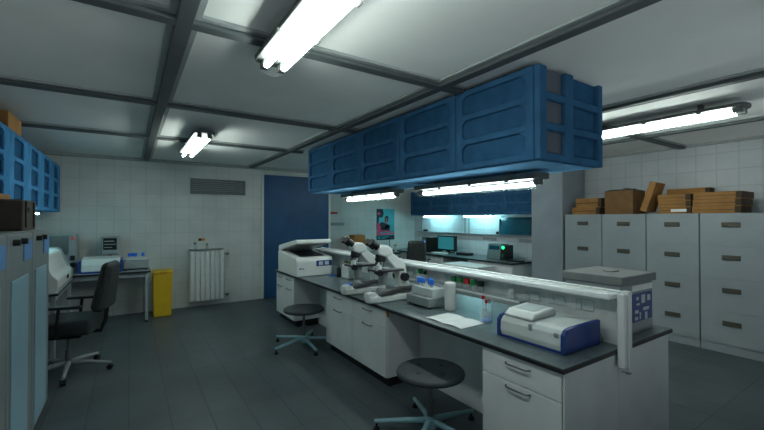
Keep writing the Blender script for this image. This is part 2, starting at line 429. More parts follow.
base_unit('white cabinet on the far side in the middle of the bench', 2.71, 4.55, 2, 'doors', x0=2.98, x1=3.61, mirror=True)
base_unit('white cabinet on the far side at the far end of the bench', 4.56, 6.46, 2, 'doors', x0=2.98, x1=3.61, mirror=True)
m = MB(); m.box(2.58, 1.312, 0.0, 2.60, 6.46, ZT-.036); m.box(2.60, 1.312, 0, 2.66, 1.36, ZT-.036); m.box(2.60, 6.40, 0, 2.66, 6.46, ZT-.036)
tag(m.build('bench_back_panel', 'white'), 'plain white panel at the back of the kneeholes under the bench', 'panel')
tag(B(2.148, 1.298, .0, 2.795, 1.310, ZT-.036, bev=.002).build('bench_end_panel', 'white'), 'plain white end panel left of the trunking post at the near bench end', 'panel')
tag(B(2.799, 1.298, .0, 3.60, 1.310, ZT-.036, bev=.002).build('bench_end_panel', 'white'), 'plain white end panel right of the trunking post at the near bench end', 'panel')
tag(B(2.152, 3.173, .715, 2.176, 3.1792, .78, bev=.001).build('warning_tag', 'orange'), 'small orange tag on the side of the middle bench cabinet under the worktop', 'tag')

# service trunking along the bench
t = thing('bench_trunking', 'long white service trunking along the middle of the bench', 'trunking', (0, 0, 0))
m = MB(); yy0, yy1, zb, zt = 1.32, 6.28, .93, 1.16
poly = [(yy0+.10, .823), (yy0+.005, .823), (yy0+.005, zt), (yy1, zt), (yy1, .823), (yy1-.07, .823), (yy1-.07, zb), (yy0+.20, zb), (yy0+.13, zb-.03), (yy0+.10, zb-.08)]
m.prism(poly, 'x', 2.835, 2.865); m.build('upstand', 'panel', t)
m = MB(); m.box(2.695, 1.31, 1.150, 2.735, 6.30, 1.192, bev=.016, seg=3); m.box(2.737, 1.31, 1.150, 2.87, 6.30, 1.186, bev=.006, seg=2); m.box(2.85, 1.31, 1.187, 2.875, 6.30, 1.20, bev=.004)
m.build('rail', 'gloss', t)
m = MB(); m.box(2.742, 1.236, 0.700, 2.784, 1.282, 1.195, bev=.006); m.box(2.794, 1.230, 0.680, 2.842, 1.282, 1.21, bev=.006); m.box(2.747, 1.246, 0.720, 2.837, 1.282, 1.18)
m.build('end_post', 'white', t)
m = MB(); m.box(2.747, 1.240, 0.675, 2.772, 1.263, .682, bev=.004); m.build('end_clip', 'plasticg', t)
m = MB(); m.box(2.802, 1.233, 0.655, 2.837, 1.263, .657, bev=.004); m.build('end_clip', 'plasticg', t)
for y in (1.48, 1.70, 1.92, 2.45, 2.95, 3.6, 4.3):
    m = MB(); m.box(2.823, y, 1.02, 2.834, y+.085, 1.10, bev=.004); m.box(2.823, y+.095, 1.02, 2.834, y+.14, 1.10, bev=.004); m.build('socket', 'socket', t)
# bottle shelf on the front of the trunking
t = thing('bottle_shelf', 'narrow glass shelf with white edge on the front of the trunking', 'shelf', (0, 0, 0))
MB().box(2.70, 2.02, 1.004, 2.834, 3.75, 1.014).build('shelf_board', 'glass', t)
MB().box(2.690, 2.02, 1.001, 2.6995, 3.75, 1.017, bev=.002).build('edge', 'paper', t)
for y in (2.05, 2.9, 3.72):
    MB().prism([(2.71, 1.003), (2.834, 1.003), (2.834, .95)], 'y', y-.006, y+.006).build('bracket', 'plasticg', t)
def bottle(name, label, loc, r, h, cap, group, body='glass', cr=.8, ch=.03):
    t = thing(name, label, 'bottle', loc, 0, group)
    MB().lathe([(0, 0), (r*.95, 0), (r, r*.15), (r, h*.72), (r*.45, h*.9), (r*.45, h)], 14).build('body', body, t)
    MB().lathe([(r*cr, h-.006), (r*cr, h+ch-.004), (r*cr*.85, h+ch), (0, h+ch)], 14).build('cap', cap, t)
    return t
g = 'small bottles on the trunking shelf'
z = 1.0155
bots = [(2.86, 'capgreen'), (2.77, 'capgreen'), (2.68, 'capred'), (2.585, 'capgreen'), (2.50, 'black')]
lab = ['green-capped bottle on the trunking shelf nearest the white paper roll', 'green-capped bottle on the shelf just left of the red-capped one', 'red-capped bottle in the row on the trunking shelf', 'green-capped bottle on the shelf just right of the red-capped one', 'dark-capped bottle at the right end of the shelf row']
for (y, c), l in zip(bots, lab): bottle('reagent_bottle', l, (2.765, y, z), .030, .058, c, g, cr=1.0, ch=.042)
bottle('reagent_bottle', 'white bottle alone on the shelf above the blue and white thermal cycler', (2.765, 2.16, z), .030, .05, 'plastic', g, body='plastic')
bottle('reagent_bottle', 'green-capped bottle on the shelf right beside the nearer microscope', (2.765, 3.40, z), .034, .075, 'capgreen', g, cr=.95, ch=.04)
bottle('reagent_bottle', 'dark-capped bottle on the shelf between microscope and tube rack', (2.765, 3.31, z), .028, .072, 'black', g, ch=.03)

# ------------------------------------------------------------------ thermal cycler (white and blue machine)
t = thing('thermal_cycler', 'white instrument with cobalt blue ends and raised lid on the near bench end', 'instrument', (2.338, 1.402, ZT+.001))
prof = [(.012, .012), (0.0, .05), (.002, .118), (.028, .148), (.07, .156), (.41, .163), (.41, .012)]
MB().prism(prof, 'y', .035, .520, bev=.006).build('body', 'plastic', t)
ep = [(-.010, 0), (-.012, .06), (-.010, .128), (.020, .160), (.07, .168), (.43, .172), (.43, 0)]
MB().prism(ep, 'y', 0, .035, bev=.010, seg=3).build('end_cheek', 'cobalt', t)
MB().prism(ep, 'y', .520, .548, bev=.010, seg=3).build('end_cheek', 'cobalt', t)
MB().box(.002, .035, 0, .42, .520, .013).build('base_skirt', 'cobalt', t)
MB().prism([(.03, .157), (.025, .168), (.08, .205), (.29, .222), (.32, .205), (.32, .163)], 'y', .265, .508, bev=.012, seg=3).build('lid', 'plastic', t)
l = [c for c in kids(t) if c.name.startswith('lid')][0]
MB().prism([(.11, .2085), (.26, .2202), (.26, .2222), (.11, .2105)], 'y', .31, .46).build('display', 'socket', l)
MB().box(-.008, .05, .10, .006, .085, .13, bev=.006).build('latch', 'plasticg', t)
MB().box(-.010, .25, .10, .006, .275, .145, bev=.006).build('latch', 'plasticg', t)

# paper
m = MB()
nx = 8
def sheet(y0, y1, x0, x1, rise):
    vs = []
    for i in range(nx+1):
        f = i/nx; y = y0+(y1-y0)*f; z = rise*math.sin(PI*f)*.6+.0015
        vs.append((m.bm.verts.new((x0, y, z)), m.bm.verts.new((x1, y, z)), m.bm.verts.new((x0, y, z-.0012)), m.bm.verts.new((x1, y, z-.0012))))
    for a, b in zip(vs, vs[1:]):
        m.bm.faces.new([a[0], a[1], b[1], b[0]]).smooth = True; m.bm.faces.new([a[2], b[2], b[3], a[3]])
        m.bm.faces.new([a[0], b[0], b[2], a[2]]); m.bm.faces.new([a[1], a[3], b[3], b[1]])
    m.bm.faces.new([vs[0][0], vs[0][2], vs[0][3], vs[0][1]]); m.bm.faces.new([vs[-1][0], vs[-1][1], vs[-1][3], vs[-1][2]])
sheet(0, .21, 0, .28, .012); sheet(.212, .43, 0, .28, .014)
o = m.build('open_notebook', 'paper'); o.location = (2.215, 2.21, ZT+.001); o.rotation_euler = (0, 0, .03)
tag(o, 'open blank white paper booklet lying on the bench', 'paper')

# beaker with tubes
t = thing('beaker', 'small clear beaker on the bench left of the blue and white machine', 'beaker', (2.545, 2.24, ZT+.001))
MB().lathe([(0, 0), (.05, 0), (.052, .004), (.052, .10), (.048, .10), (.048, .008), (0, .008)], 18).build('glass_wall', 'glass', t)
MB().lathe([(0, .0085), (.046, .0085), (.046, .022), (0, .022)], 16).build('blue_liquid', 'capblue', t)
for i, (dx, dy, c, l) in enumerate([(-.022, .016, 'capred', 'tall red-capped test tube standing in the small beaker'), (.012, -.022, 'plasticg', 'grey-capped test tube leaning in the small beaker'), (.018, .018, 'capred', 'shorter red-capped test tube at the back of the small beaker')]):
    h = [.205, .18, .165][i]
    k = thing('test_tube', l, 'test tube', (2.545+dx, 2.24+dy, ZT+.024), 0, 'test tubes in the small beaker')
    MB().lathe([(0, 0), (.008, .004), (.010, .014), (.010, h-.03)], 10).build('tube', 'glass', k)
    MB().lathe([(.014, h-.032), (.014, h-.004), (0, h)], 10).build('cap', c, k)

# white paper roll / canister
t = thing('canister', 'tall white cylindrical canister beside the tube rack on the bench', 'canister', (2.60, 2.74, ZT+.001))
MB().lathe([(0, 0), (.050, 0), (.054, .006), (.054, .236), (0, .236)], 22).build('body', 'plastic', t)
MB().lathe([(.056, .236), (.057, .254), (.050, .262), (0, .262)], 22).build('lid', 'white', t)

# tube rack
t = thing('tube_rack', 'grey and white tube rack with blue capped tubes on the bench', 'rack', (2.42, 2.84, ZT))
m = MB(); m.box(0, 0, .014, .26, .37, .105, bev=.008); m.build('base_tray', 'plasticg', t)
m = MB()
for x in (.02, .22):
    for y in (.02, .33): m.box(x, y, .001, x+.022, y+.022, .016)
m.build('foot', 'rubber', t)
m = MB()
m.box(.06, .02, .106, .24, .35, .112); m.box(.06, .02, .178, .24, .35, .184); m.box(.06, .02, .112, .066, .35, .178); m.box(.234, .02, .112, .24, .35, .178); m.box(.066, .02, .112, .234, .026, .178); m.box(.066, .344, .112, .234, .35, .178)
m.build('rack_body', 'glassw', t)
bt = None
for (x, y), l in zip([(2.56, 3.165), (2.56, 3.105), (2.60, 3.04), (2.56, 2.965)], ['farthest blue-capped tube in the bench tube rack, beside the microscope', 'blue-capped tube second from the microscope in the bench tube rack', 'blue-capped tube third from the microscope in the bench tube rack', 'blue-capped tube in the bench rack nearest the white canister']):
    if bt is None:
        bt = thing('test_tube', l, 'test tube', (x, y, ZT+.186), 0, 'blue capped tubes in the bench rack')
        MB().lathe([(0, 0), (.017, .001), (.017, .030)], 10).build('tube', 'glassw', bt)
        MB().lathe([(.024, .028), (.024, .078), (.018, .083), (0, .083)], 12).build('cap', 'capblue', bt)
    else: dup(bt, (x, y, ZT+.186+(.012 if y == 3.03 else 0)*0), label=l)

# ------------------------------------------------------------------ microscopes
def microscope(label, loc, rz):
    t = thing('microscope', label, 'microscope', loc, rz, 'binocular microscopes on the bench')
    # local: eyepieces towards -x, column at +x ; z from bench top
    m = MB()
    base = [(-.20, -.085), (.20, -.10), (.27, -.06), (.27, .06), (.20, .10), (-.20, .085), (-.29, .055), (-.31, .0), (-.29, -.055)]
    m.prism(base, 'z', .001, .075, bev=.02, seg=2); m.prism([(-.305, .05), (-.295, .10), (-.22, .115), (-.17, .05)], 'y', -.06, .06, bev=.014, seg=2)
    m.build('base', 'plastic', t)
    m = MB(); m.prism([(-.18, .070), (-.17, .100), (-.02, .135), (.10, .148), (.25, .145), (.25, .10), (.08, .10), (-.05, .076)], 'y', -.098, -.03, bev=.008, seg=2); m.build('specimen_pad', 'dsteelblack', t)
    m = MB(); m.lathe([(0, .074), (.055, .074), (.055, .12), (.04, .14), (0, .14)], 18, c=(-.09, .035, 0)); m.build('lamp_well', 'plasticg', t)
    # slanting column and arm
    m = MB()
    side = [(.10, .045), (.265, .045), (.25, .12), (.20, .25), (.18, .37), (.155, .415), (.02, .505), (-.04, .535), (-.09, .50), (-.06, .445), (.045, .345), (.085, .28), (.11, .15)]
    m.prism(side, 'y', -.05, .05, bev=.014, seg=2); m.build('arm', 'plastic', t)
    # head and binocular tubes
    m = MB(); m.prism([(.0, .50), (-.10, .475), (-.18, .505), (-.20, .55), (-.165, .60), (-.06, .60), (.0, .555)], 'y', -.065, .065, bev=.02, seg=2); m.build('head', 'plastic', t)
    for s in (-1, 1):
        o = MB().cone((-.14, s*.035, .55), (-.205, s*.036, .60), .033, .030, 14).build('eyepiece_tube', 'plastic', t)
        MB().cone((-.185, s*.036, .585), (-.255, s*.038, .632), .038, .034, 14).cone((-.255, s*.038, .632), (-.272, s*.038, .643), .044, .038, 14).build('eyepiece', 'black', o)
    # nosepiece with objectives
    m = MB(); m.lathe([(0, .425), (.05, .425), (.062, .445), (.055, .475), (.05, .51), (0, .512)], 16, c=(-.125, 0, 0)); o = m.build('nosepiece', 'black', t)
    for a, L in ((0.4, .062), (2.4, .05), (4.4, .055)):
        dx = math.cos(a)*.03; dy = math.sin(a)*.03
        MB().cone((-.125+dx, dy, .432), (-.125+dx*1.9, dy*1.9, .432-L), .019, .013, 10).build('objective', 'dsteel', o)
    # stage
    m = MB(); m.box(-.22, -.11, .322, .115, .11, .342, bev=.004); st = m.build('stage', 'black', t)
    m = MB(); m.box(-.10, -.10, .343, .07, .09, .352, bev=.002); m.build('slide_holder', 'plasticg', st)
    m = MB(); m.lathe([(0, .18), (.044, .18), (.05, .21), (.05, .322), (0, .322)], 14, c=(-.09, 0, 0)); m.build('condenser', 'plasticg', t)
    for s in (-1, 1):
        MB().cone((.145, s*.051, .25), (.145, s*.10, .25), .046, .043, 18).build('focus_knob', 'black', t)
    MB().cone((-.21, -.112, .325), (-.21, -.14, .325), .034, .032, 14).build('stage_knob', 'black', st)
    MB().cone((-.19, -.07, .345), (-.19, -.07, .40), .03, .026, 14).build('stage_lever', 'plastic', st)
    return t
SC = 1.0
m1 = microscope('white binocular microscope nearer the grey tube rack', (2.36, 3.42, ZT), .0)
dup(m1, (2.36, 3.96, ZT), .0, label='white binocular microscope farther along the bench, towards the centrifuge')
# slide boxes by the microscopes
tag(B(-.05, -.04, 0, .05, .04, .03, bev=.004).build('slide_box', 'capblue'), 'small bright blue box left of the farther microscope', 'box').location = (2.40, 4.42, ZT+.001)
tag(B(-.06, -.03, 0, .06, .03, .012, bev=.003).build('cleaning_cloth', 'capblue'), 'flat blue packet on the bench in front of the centrifuge', 'packet').location = (2.62, 5.36, ZT+.001)
m = MB(); m.box(-.02, -.02, 0, .02, .02, .006, bev=.002)
o = m.build('label_tag', 'yellow'); o.location = (2.50, 3.255, ZT+.001); tag(o, 'tiny yellow tag on the bench by the nearer microscope', 'tag')

# jar rack near centrifuge
t = thing('tube_stand', 'tall white tube stand with green and red caps beside the centrifuge', 'rack', (2.70, 5.02, ZT))
MB().box(-.055, -.10, .001, .055, .10, .20, bev=.014, seg=2).build('stand_body', 'plastic', t)
for i, (dy, c) in enumerate([(.065, 'capgreen'), (.0, 'capred'), (-.06, 'capgreen')]):
    k = thing('test_tube', ['green-capped tube in the white stand on the side near the centrifuge', 'red-capped tube in the middle of the white stand', 'green-capped tube in the white stand on the side near the microscopes'][i], 'test tube', (2.70, 5.02+dy, ZT+.203), 0, 'tubes in the white stand')
    MB().lathe([(0, 0), (.018, .0), (.018, .025)], 10).build('tube', 'glassw', k)
    MB().lathe([(.024, .022), (.024, .055), (0, .058)], 12).build('cap', c, k)
tag(MB().lathe([(0, 0), (.035, 0), (.035, .13), (.015, .15), (.015, .17), (0, .17)], 14).build('dark_bottle', 'black'), 'small black bottle between the centrifuge and the white tube stand', 'bottle').location = (2.66, 5.22, ZT+.001)

# ------------------------------------------------------------------ centrifuge with open lid
t = thing('centrifuge', 'large white benchtop centrifuge with its lid open at the far bench end', 'centrifuge', (2.09, 5.50, ZT))
m = MB(); m.prism([(0, .001), (0, .235), (.02, .285), (.82, .36), (.86, .34), (.86, .001)], 'x', 0, .60, bev=.018, seg=2); m.build('body', 'plastic', t)
m = MB(); 
m.prism([(.10, .3005), (.62, .348), (.62, .354), (.10, .3065)], 'x', .10, .50); m.build('chamber_rim', 'black', t)
m = MB(); m.prism([(0, 0), (0, .045), (.03, .065), (.80, .065), (.84, .045), (.84, -.03), (.80, -.03)], 'x', .01, .59, bev=.012); lid = m.build('lid', 'plastic', t)
lid.location = (0, .86, .375); lid.rotation_euler = (-.155+PI*0, 0, 0)
lid.data.transform(Matrix.Translation((0, -.84, 0)))
m = MB(); m.box(.06, -.80, -.012, .54, -.06, .0005, bev=.004); m.build('lid_liner', 'plasticg', lid)
m = MB(); m.box(.32, -.005, .15, .585, -.0005, .235, bev=.003); cp = m.build('control_panel', 'cobalt', t)
MB().box(.36, -.008, .165, .43, -.005, .22).build('display', 'socket', cp)
MB().box(.46, -.008, .165, .53, -.005, .22).build('display', 'socket', cp)
m = MB(); m.box(.045, -.004, .115, .075, -.0005, .135); m.box(.082, -.004, .115, .098, -.0005, .13); m.box(.105, -.004, .115, .122, -.0005, .13)
m.build('logo', 'cobalt', t)

# ------------------------------------------------------------------ grey box on the far half of the bench
t = thing('instrument_case', 'grey lidded case with a dark blue end label at the near bench end', 'case', (2.98, 1.36, ZT+.001))
MB().box(.02, .02, 0, .55, .44, .384, bev=.004).build('body', 'file', t)
MB().box(.008, 0, .385, .572, .47, .452, bev=.006).build('lid', 'casetop', t)
l = [c for c in kids(t) if c.name.startswith('lid')][0]
MB().box(.25, .18, .4525, .36, .26, .460, bev=.003).build('lid_handle', 'dsteel', l)
m = MB(); m.box(.20, .014, .09, .53, .0195, .305, bev=.002, mi=0)
for (a, b, c, d) in ((.235, .07, .28, .10), (.235, .12, .29, .15), (.26, .18, .31, .20), (.26, .22, .29, .25), (.37, .13, .47, .16), (.40, .06, .44, .12), (.34, .19, .40, .26), (.44, .20, .49, .25), (.31, .07, .33, .13)):
    m.box(a, .012, b+.035, c, .0145, d+.03, mi=1)
m.build('end_label', ['cobalt', 'socket'], t)
MB().box(.19, .013, .325, .535, .0195, .372, bev=.002).build('label_strip', 'paper', t)

# ------------------------------------------------------------------ stools
def stool(label, loc, rz):
    t = thing('lab_stool', label, 'stool', loc, rz, 'round black stools at the bench')
    R = .272
    m = MB(); m.lathe([(0, .462), (R*.9, .458), (R*.98, .468), (R, .482), (R*.985, .497), (R*.93, .506), (0, .508)], 40)
    st = m.build('seat', 'blackv', t)
    m = MB()
    for i in range(4):
        a = PI/4+PI/2*i
        m.lathe([(.020, .5082), (.020, .5105), (0, .5105)], 10, c=(math.cos(a)*.13, math.sin(a)*.13, 0))
    m.build('seat_button', 'topedge', st)
    MB().lathe([(0, .44), (.09, .44), (.10, .462), (0, .462)], 18).build('seat_plate', 'black', t)
    m = MB(); m.cone((0, 0, .05), (0, 0, .28), .026, .026, 14); m.cone((0, 0, .28), (0, 0, .44), .017, .017, 12); m.build('column', 'dsteel', t)
    MB().lathe([(0, .055), (.055, .055), (.055, .125), (.03, .14), (0, .14)], 16).build('hub', 'leg', t)
    for i in range(5):
        a = 2*PI*i/5
        lg = MB().tube([(math.cos(a)*.03, math.sin(a)*.03, .105), (math.cos(a)*.18, math.sin(a)*.18, .095), (math.cos(a)*.445, math.sin(a)*.445, .068)], [.024, .022, .017], 8)
        l = lg.build('leg', 'leg', t)
        c = MB(); x = math.cos(a)*.43; y = math.sin(a)*.43
        c.cone((x, y, 0.0), (x, y, .022), .026, .022, 12); c.cone((x, y, .022), (x, y, .062), .009, .009, 8)
        c.build('foot', 'rubber', l)
    return t
s1 = stool('round black stool in front of the bench nearest the viewer', (2.00, 2.335, 0), math.radians(140))
dup(s1, (1.96, 4.88, 0), math.radians(196), label='round black stool farther back, beside the white centrifuge cabinet')

# ------------------------------------------------------------------ filing cabinets
fc = None
lb = ['filing cabinet next to the grey pillar, under two flat boxes', 'filing cabinet under the open brown carton', 'filing cabinet third from the pillar, under the low stack of flat cartons', 'filing cabinet nearest the viewer at the right edge of the picture']
for i in range(4):
    y = 3.775-.624*(i+1)
    if fc is None:
        fc = thing('filing_cabinet', 'tall pale grey '+lb[0], 'cabinet', (6.27, y, 0), 0, 'filing cabinets along the right wall')
        B(.016, .004, .0, .70, .620, 1.775, bev=.004).build('body', 'file', fc)
        for k in range(4):
            z1 = 1.772-.414*k; z0 = z1-.4125
            d = B(0, .008, z0, .016, .616, z1, bev=.0008).build('drawer', 'file', fc)
            m = MB(); zc = z1-.145
            m.box(-.012, .215, zc-.03, -.0005, .395, zc+.03, bev=.004)
            m.box(-.020, .225, zc-.028, -.011, .385, zc-.012, bev=.003)
            m.build('handle', 'bronze', d)
    else: dup(fc, (6.27, y, 0), label='tall pale grey '+lb[i])

# boxes on the filing cabinets
ZF = 1.7765
def carton(name, label, x, y, z, sx, sy, sz, rz=0, m='card', group='cartons on the filing cabinets', tape=True, ends=True):
    t = thing(name, label, 'box', (x, y, z), rz, group)
    MB().box(-sx/2, -sy/2, 0, sx/2, sy/2, sz, bev=.003).build('carton_body', m, t)
    if ends:
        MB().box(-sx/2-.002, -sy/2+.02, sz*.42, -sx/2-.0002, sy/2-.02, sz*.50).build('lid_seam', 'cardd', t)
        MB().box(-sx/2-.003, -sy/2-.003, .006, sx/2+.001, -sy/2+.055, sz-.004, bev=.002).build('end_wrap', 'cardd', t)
    return t
carton('flat_carton', 'flat brown carton beside the pillar, lower of two', 6.60, 3.48, ZF, .42, .46, .12)
carton('flat_carton', 'flat brown carton beside the pillar, upper of two', 6.62, 3.46, ZF+.121, .38, .42, .15, .04)
t = thing('open_carton', 'open brown carton with raised dark flaps on a filing cabinet', 'box', (6.56, 2.94, ZF), 0, 'cartons on the filing cabinets')
m = MB(); s = .205
for a in ((-s, -s, .005, -s+.008, s, .36), (s-.008, -s, .005, s, s, .36), (-s+.008, -s, .005, s-.008, -s+.008, .36), (-s+.008, s-.008, .005, s-.008, s, .36), (-s, -s, 0, s, s, .005)): m.box(*a)
m.build('carton_body', 'cardo2', t)
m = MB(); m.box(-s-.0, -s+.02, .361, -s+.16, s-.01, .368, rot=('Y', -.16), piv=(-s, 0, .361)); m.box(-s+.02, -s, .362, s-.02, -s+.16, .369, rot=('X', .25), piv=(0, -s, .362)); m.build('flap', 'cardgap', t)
t = thing('leaning_carton', 'flat brown carton leaning upright between open carton and stack', 'box', (6.50, 2.545, ZF), 0, 'cartons on the filing cabinets')
MB().box(-.16, 0, 0.001, .16, .085, .44, bev=.004, rot=('X', .31), piv=(0, .04, 0.22)).build('carton_body', 'card', t)
t.location = (6.46, 2.47, ZF+.028)
for k in range(3):
    carton('flat_carton', ['bottom', 'middle', 'top'][k]+' carton of the left stack with the white label on filing cabinets', 6.545, 2.20+.01*k, ZF+k*.090, .42, .38, .088, .02*k)
o = B(6.3305, 2.06, ZF+.025, 6.333, 2.24, ZF+.06).build('paper_label', 'paper')
tag(o, 'white label on the bottom carton of the left stack', 'label')
for k in range(3):
    carton('flat_carton', ['bottom', 'middle', 'top'][k]+' carton of the right stack nearest the picture edge', 6.52, 1.745-.01*k, ZF+k*.092, .44, .49, .090, -.015*k)
carton('long_carton', 'long thin brown carton lying behind both low stacks against the wall', 6.89, 2.20, ZF, .17, .52, .37)

# ------------------------------------------------------------------ left: tall cabinets with pale panels
lk = None
def locker(label, y0, L, z=1.61):
    t = thing('tall_cabinet', label, 'cabinet', (-.63, y0, 0), 0, 'grey tall cabinets on the left')
    B(-.70, .004, 0, -.03, L-.004, z, bev=.004).build('body', 'locker', t)
    d = B(-.03, .012, .03, 0, L-.012, z-.01, bev=.006).build('door', 'locker', t)
    B(.0003, .09, .06, .008, L-.17, 1.30, bev=.004).build('door_panel', 'lockerp', d)
    B(.0003, L-.31, 1.40, .008, L-.06, 1.545, bev=.003).build('nameplate', 'lockerb', d)
    for y in (.15, L-.36):
        MB().cone((.0003, y, 1.545), (.035, y, 1.545), .022, .02, 14).build('knob', 'black', d)
    return t
l1 = locker('grey tall cabinet with pale blue panel at the far end of the left row', 3.975, .73)
dup(l1, (-.63, 3.24, 0), label='grey tall cabinet second from the far end of the left row')
dup(l1, (-.63, 2.505, 0), label='grey tall cabinet cut off by the left edge of the picture')
t = thing('storage_box', 'dark brown box with a hand hole on top of the grey cabinets', 'box', (-.67, 3.88, 1.612))
MB().box(-.58, 0, 0, 0, .46, .235, bev=.006).build('box_body', 'dkbox2', t)
MB().box(-.57, -.008, .01, -.01, -.0005, .225, bev=.003).build('end_panel', 'dkbox', t)
m = MB(); m.box(.0005, .15, .14, .008, .27, .18, bev=.003); m.build('hand_hole', 'black', t)
m = MB()
for y in (.06, .34): m.box(.0005, y, .02, .01, y+.035, .225, bev=.003)
m.build('batten', 'dkbox', t)
carton('flat_carton', 'flat brown carton lying on the dark box on the left', -.98, 4.06, 1.848, .34, .38, .045, group=None, ends=False)
carton('flat_carton', 'brown carton on top of the light blue wall cabinets on the left', -1.125, 5.18, 2.562, .33, .52, .16, group=None, ends=False)

# left bench with white analyser
def table(label, x0, y0, x1, y1, z=.82, legs=True, mats=('file', 'topedge'), apron=True):
    t = thing('lab_table', label, 'table', (x0, y0, 0))
    a, b = x1-x0, y1-y0
    m = MB(); m.box(0, 0, z-.028, a, b, z-.003, mi=1, bev=.003); m.box(.006, .006, z-.005, a-.006, b-.006, z, mi=0); m.build('tabletop', list(mats), t)
    if apron:
        m = MB(); m.box(.04, .04, z-.10, a-.04, .06, z-.028); m.box(.04, b-.06, z-.10, a-.04, b-.04, z-.028); m.box(.04, .06, z-.10, .06, b-.06, z-.028); m.box(a-.06, .06, z-.10, a-.04, b-.06, z-.028); m.build('apron', 'file', t)
    for x in (.03, a-.075):
        for y in (.03, b-.075): 
            l = MB().box(x, y, .03, x+.045, y+.045, z-.028, bev=.004).build('leg', 'file', t)
            MB().cone((x+.0225, y+.0225, 0), (x+.0225, y+.0225, .03), .028, .02, 10).build('foot', 'rubber', l)
    return t
table('narrow white bench along the left wall carrying the white analyser', -1.33, 5.87, -.70, 7.36)
table('pale bench with dark edge along the far wall beside the yellow bin', -1.33, 7.40, .29, 8.20, z=.845)
t = thing('analyser', 'white sloping instrument on the left bench just beyond the grey cabinets', 'instrument', (-.72, 5.9, ZT+.001))
MB().prism([(-.46, 0), (-.015, 0), (0, .03), (.0, .14), (-.05, .20), (-.13, .43), (-.17, .455), (-.46, .455)], 'y', .03, 1.36, bev=.016, seg=2).build('body', 'plastic', t)
MB().prism([(-.47, 0), (-.005, 0), (.012, .03), (.012, .15), (-.04, .21), (-.12, .445), (-.165, .47), (-.47, .47)], 'y', 1.36, 1.40, bev=.01, seg=2).build('end_cheek', 'plasticg', t)
MB().prism([(-.47, 0), (-.005, 0), (.012, .03), (.012, .15), (-.04, .21), (-.12, .445), (-.165, .47), (-.47, .47)], 'y', 0, .03, bev=.01, seg=2).build('end_cheek', 'plastic', t)
MB().box(-.01, .9, .06, .012, 1.0, .11, bev=.004).build('latch', 'black', t)

# far bench things
t = thing('reader', 'grey tall instrument with dark screen in the far left corner', 'instrument', (-1.20, 7.72, ZT+.026))
MB().box(0, 0, 0, .49, .40, .61, bev=.008).build('body', 'plasticg', t)
MB().box(.02, -.010, .30, .40, -.0005, .59, bev=.004).build('screen', 'dsteel', t)
MB().cone((.45, -.0005, .55), (.45, -.016, .55), .020, n=12).build('indicator', 'glowred', t)
for z in (.21, .10): MB().box(.42, -.03, z, .48, -.0005, z+.07, bev=.008).build('knob', 'black', t)
t = thing('water_bath', 'white instrument with blue ends on the far bench behind the chair', 'instrument', (-.67, 7.50, ZT+.026))
MB().prism([(.0, .02), (.0, .13), (.06, .22), (.36, .24), (.40, .22), (.40, .02)], 'x', .04, .54, bev=.012).build('body', 'plastic', t)
for a in (0, .54): MB().box(a, -.012, .015, a+.04, .41, .20, bev=.008).build('end_cheek', 'cobalt', t)
MB().box(.02, -.008, 0, .56, .40, .03).build('base_skirt', 'cobalt', t)
t = thing('small_monitor', 'small grey monitor standing at the back of the far bench', 'monitor', (-.28, 8.02, ZT+.026))
MB().box(-.11, -.08, 0, .11, .08, .03, bev=.006).build('stand', 'plasticg', t)
MB().box(-.03, -.02, .03, .03, .02, .30).build('neck', 'plasticg', t)
MB().box(-.125, -.07, .25, .125, .07, .56, bev=.012).build('casing', 'file', t)
MB().box(-.095, -.076, .33, .095, -.0705, .53, bev=.003).build('screen', 'screen', t)
m = MB(); m.box(-.08, -.079, .47, .06, -.0762, .485); m.box(-.08, -.079, .42, .08, -.0762, .43); m.box(-.08, -.079, .37, .03, -.0762, .38); m.build('picture_lines', 'plasticg', t)
t = thing('heating_block', 'grey box with blue capped tubes at the right end of the far bench', 'instrument', (-.09, 7.62, ZT+.026))
MB().box(0, 0, .02, .36, .30, .16, bev=.012).build('body', 'plasticg', t)
MB().box(.03, .05, .1605, .33, .25, .19, bev=.006).build('rack_top', 'glassw', t)
m = MB()
for x in (.02, .31): m.box(x, .01, 0, x+.03, .04, .02)
m.build('foot', 'rubber', t)
for x, l in ((-.005, 'leftmost blue-capped tube in the grey block on the far bench'), (.04, 'second blue-capped tube from the left in the grey block'), (.085, 'third blue-capped tube from the left in the grey block'), (.19, 'lone blue-capped tube at the right of the grey block')):
    dup(bt, (x, 7.75, ZT+.219), label=l, group='blue capped tubes on the far bench')
# yellow bin
t = thing('yellow_bin', 'tall yellow waste bin on the floor right of the far bench', 'bin', (.335, 7.68, 0))
m = MB(); m.prism([(.015, .0), (.285, .0), (.30, .74), (.0, .74)], 'y', .0, .30, bev=.012, seg=2); m.build('bin_body', 'yellow', t)
m = MB(); m.box(-.008, -.012, .74, .308, .312, .80, bev=.014, seg=2); m.build('lid', 'yellow', t)
MB().box(.10, -.02, .755, .21, -.0125, .775, bev=.003).build('lid_grip', 'orange', t)

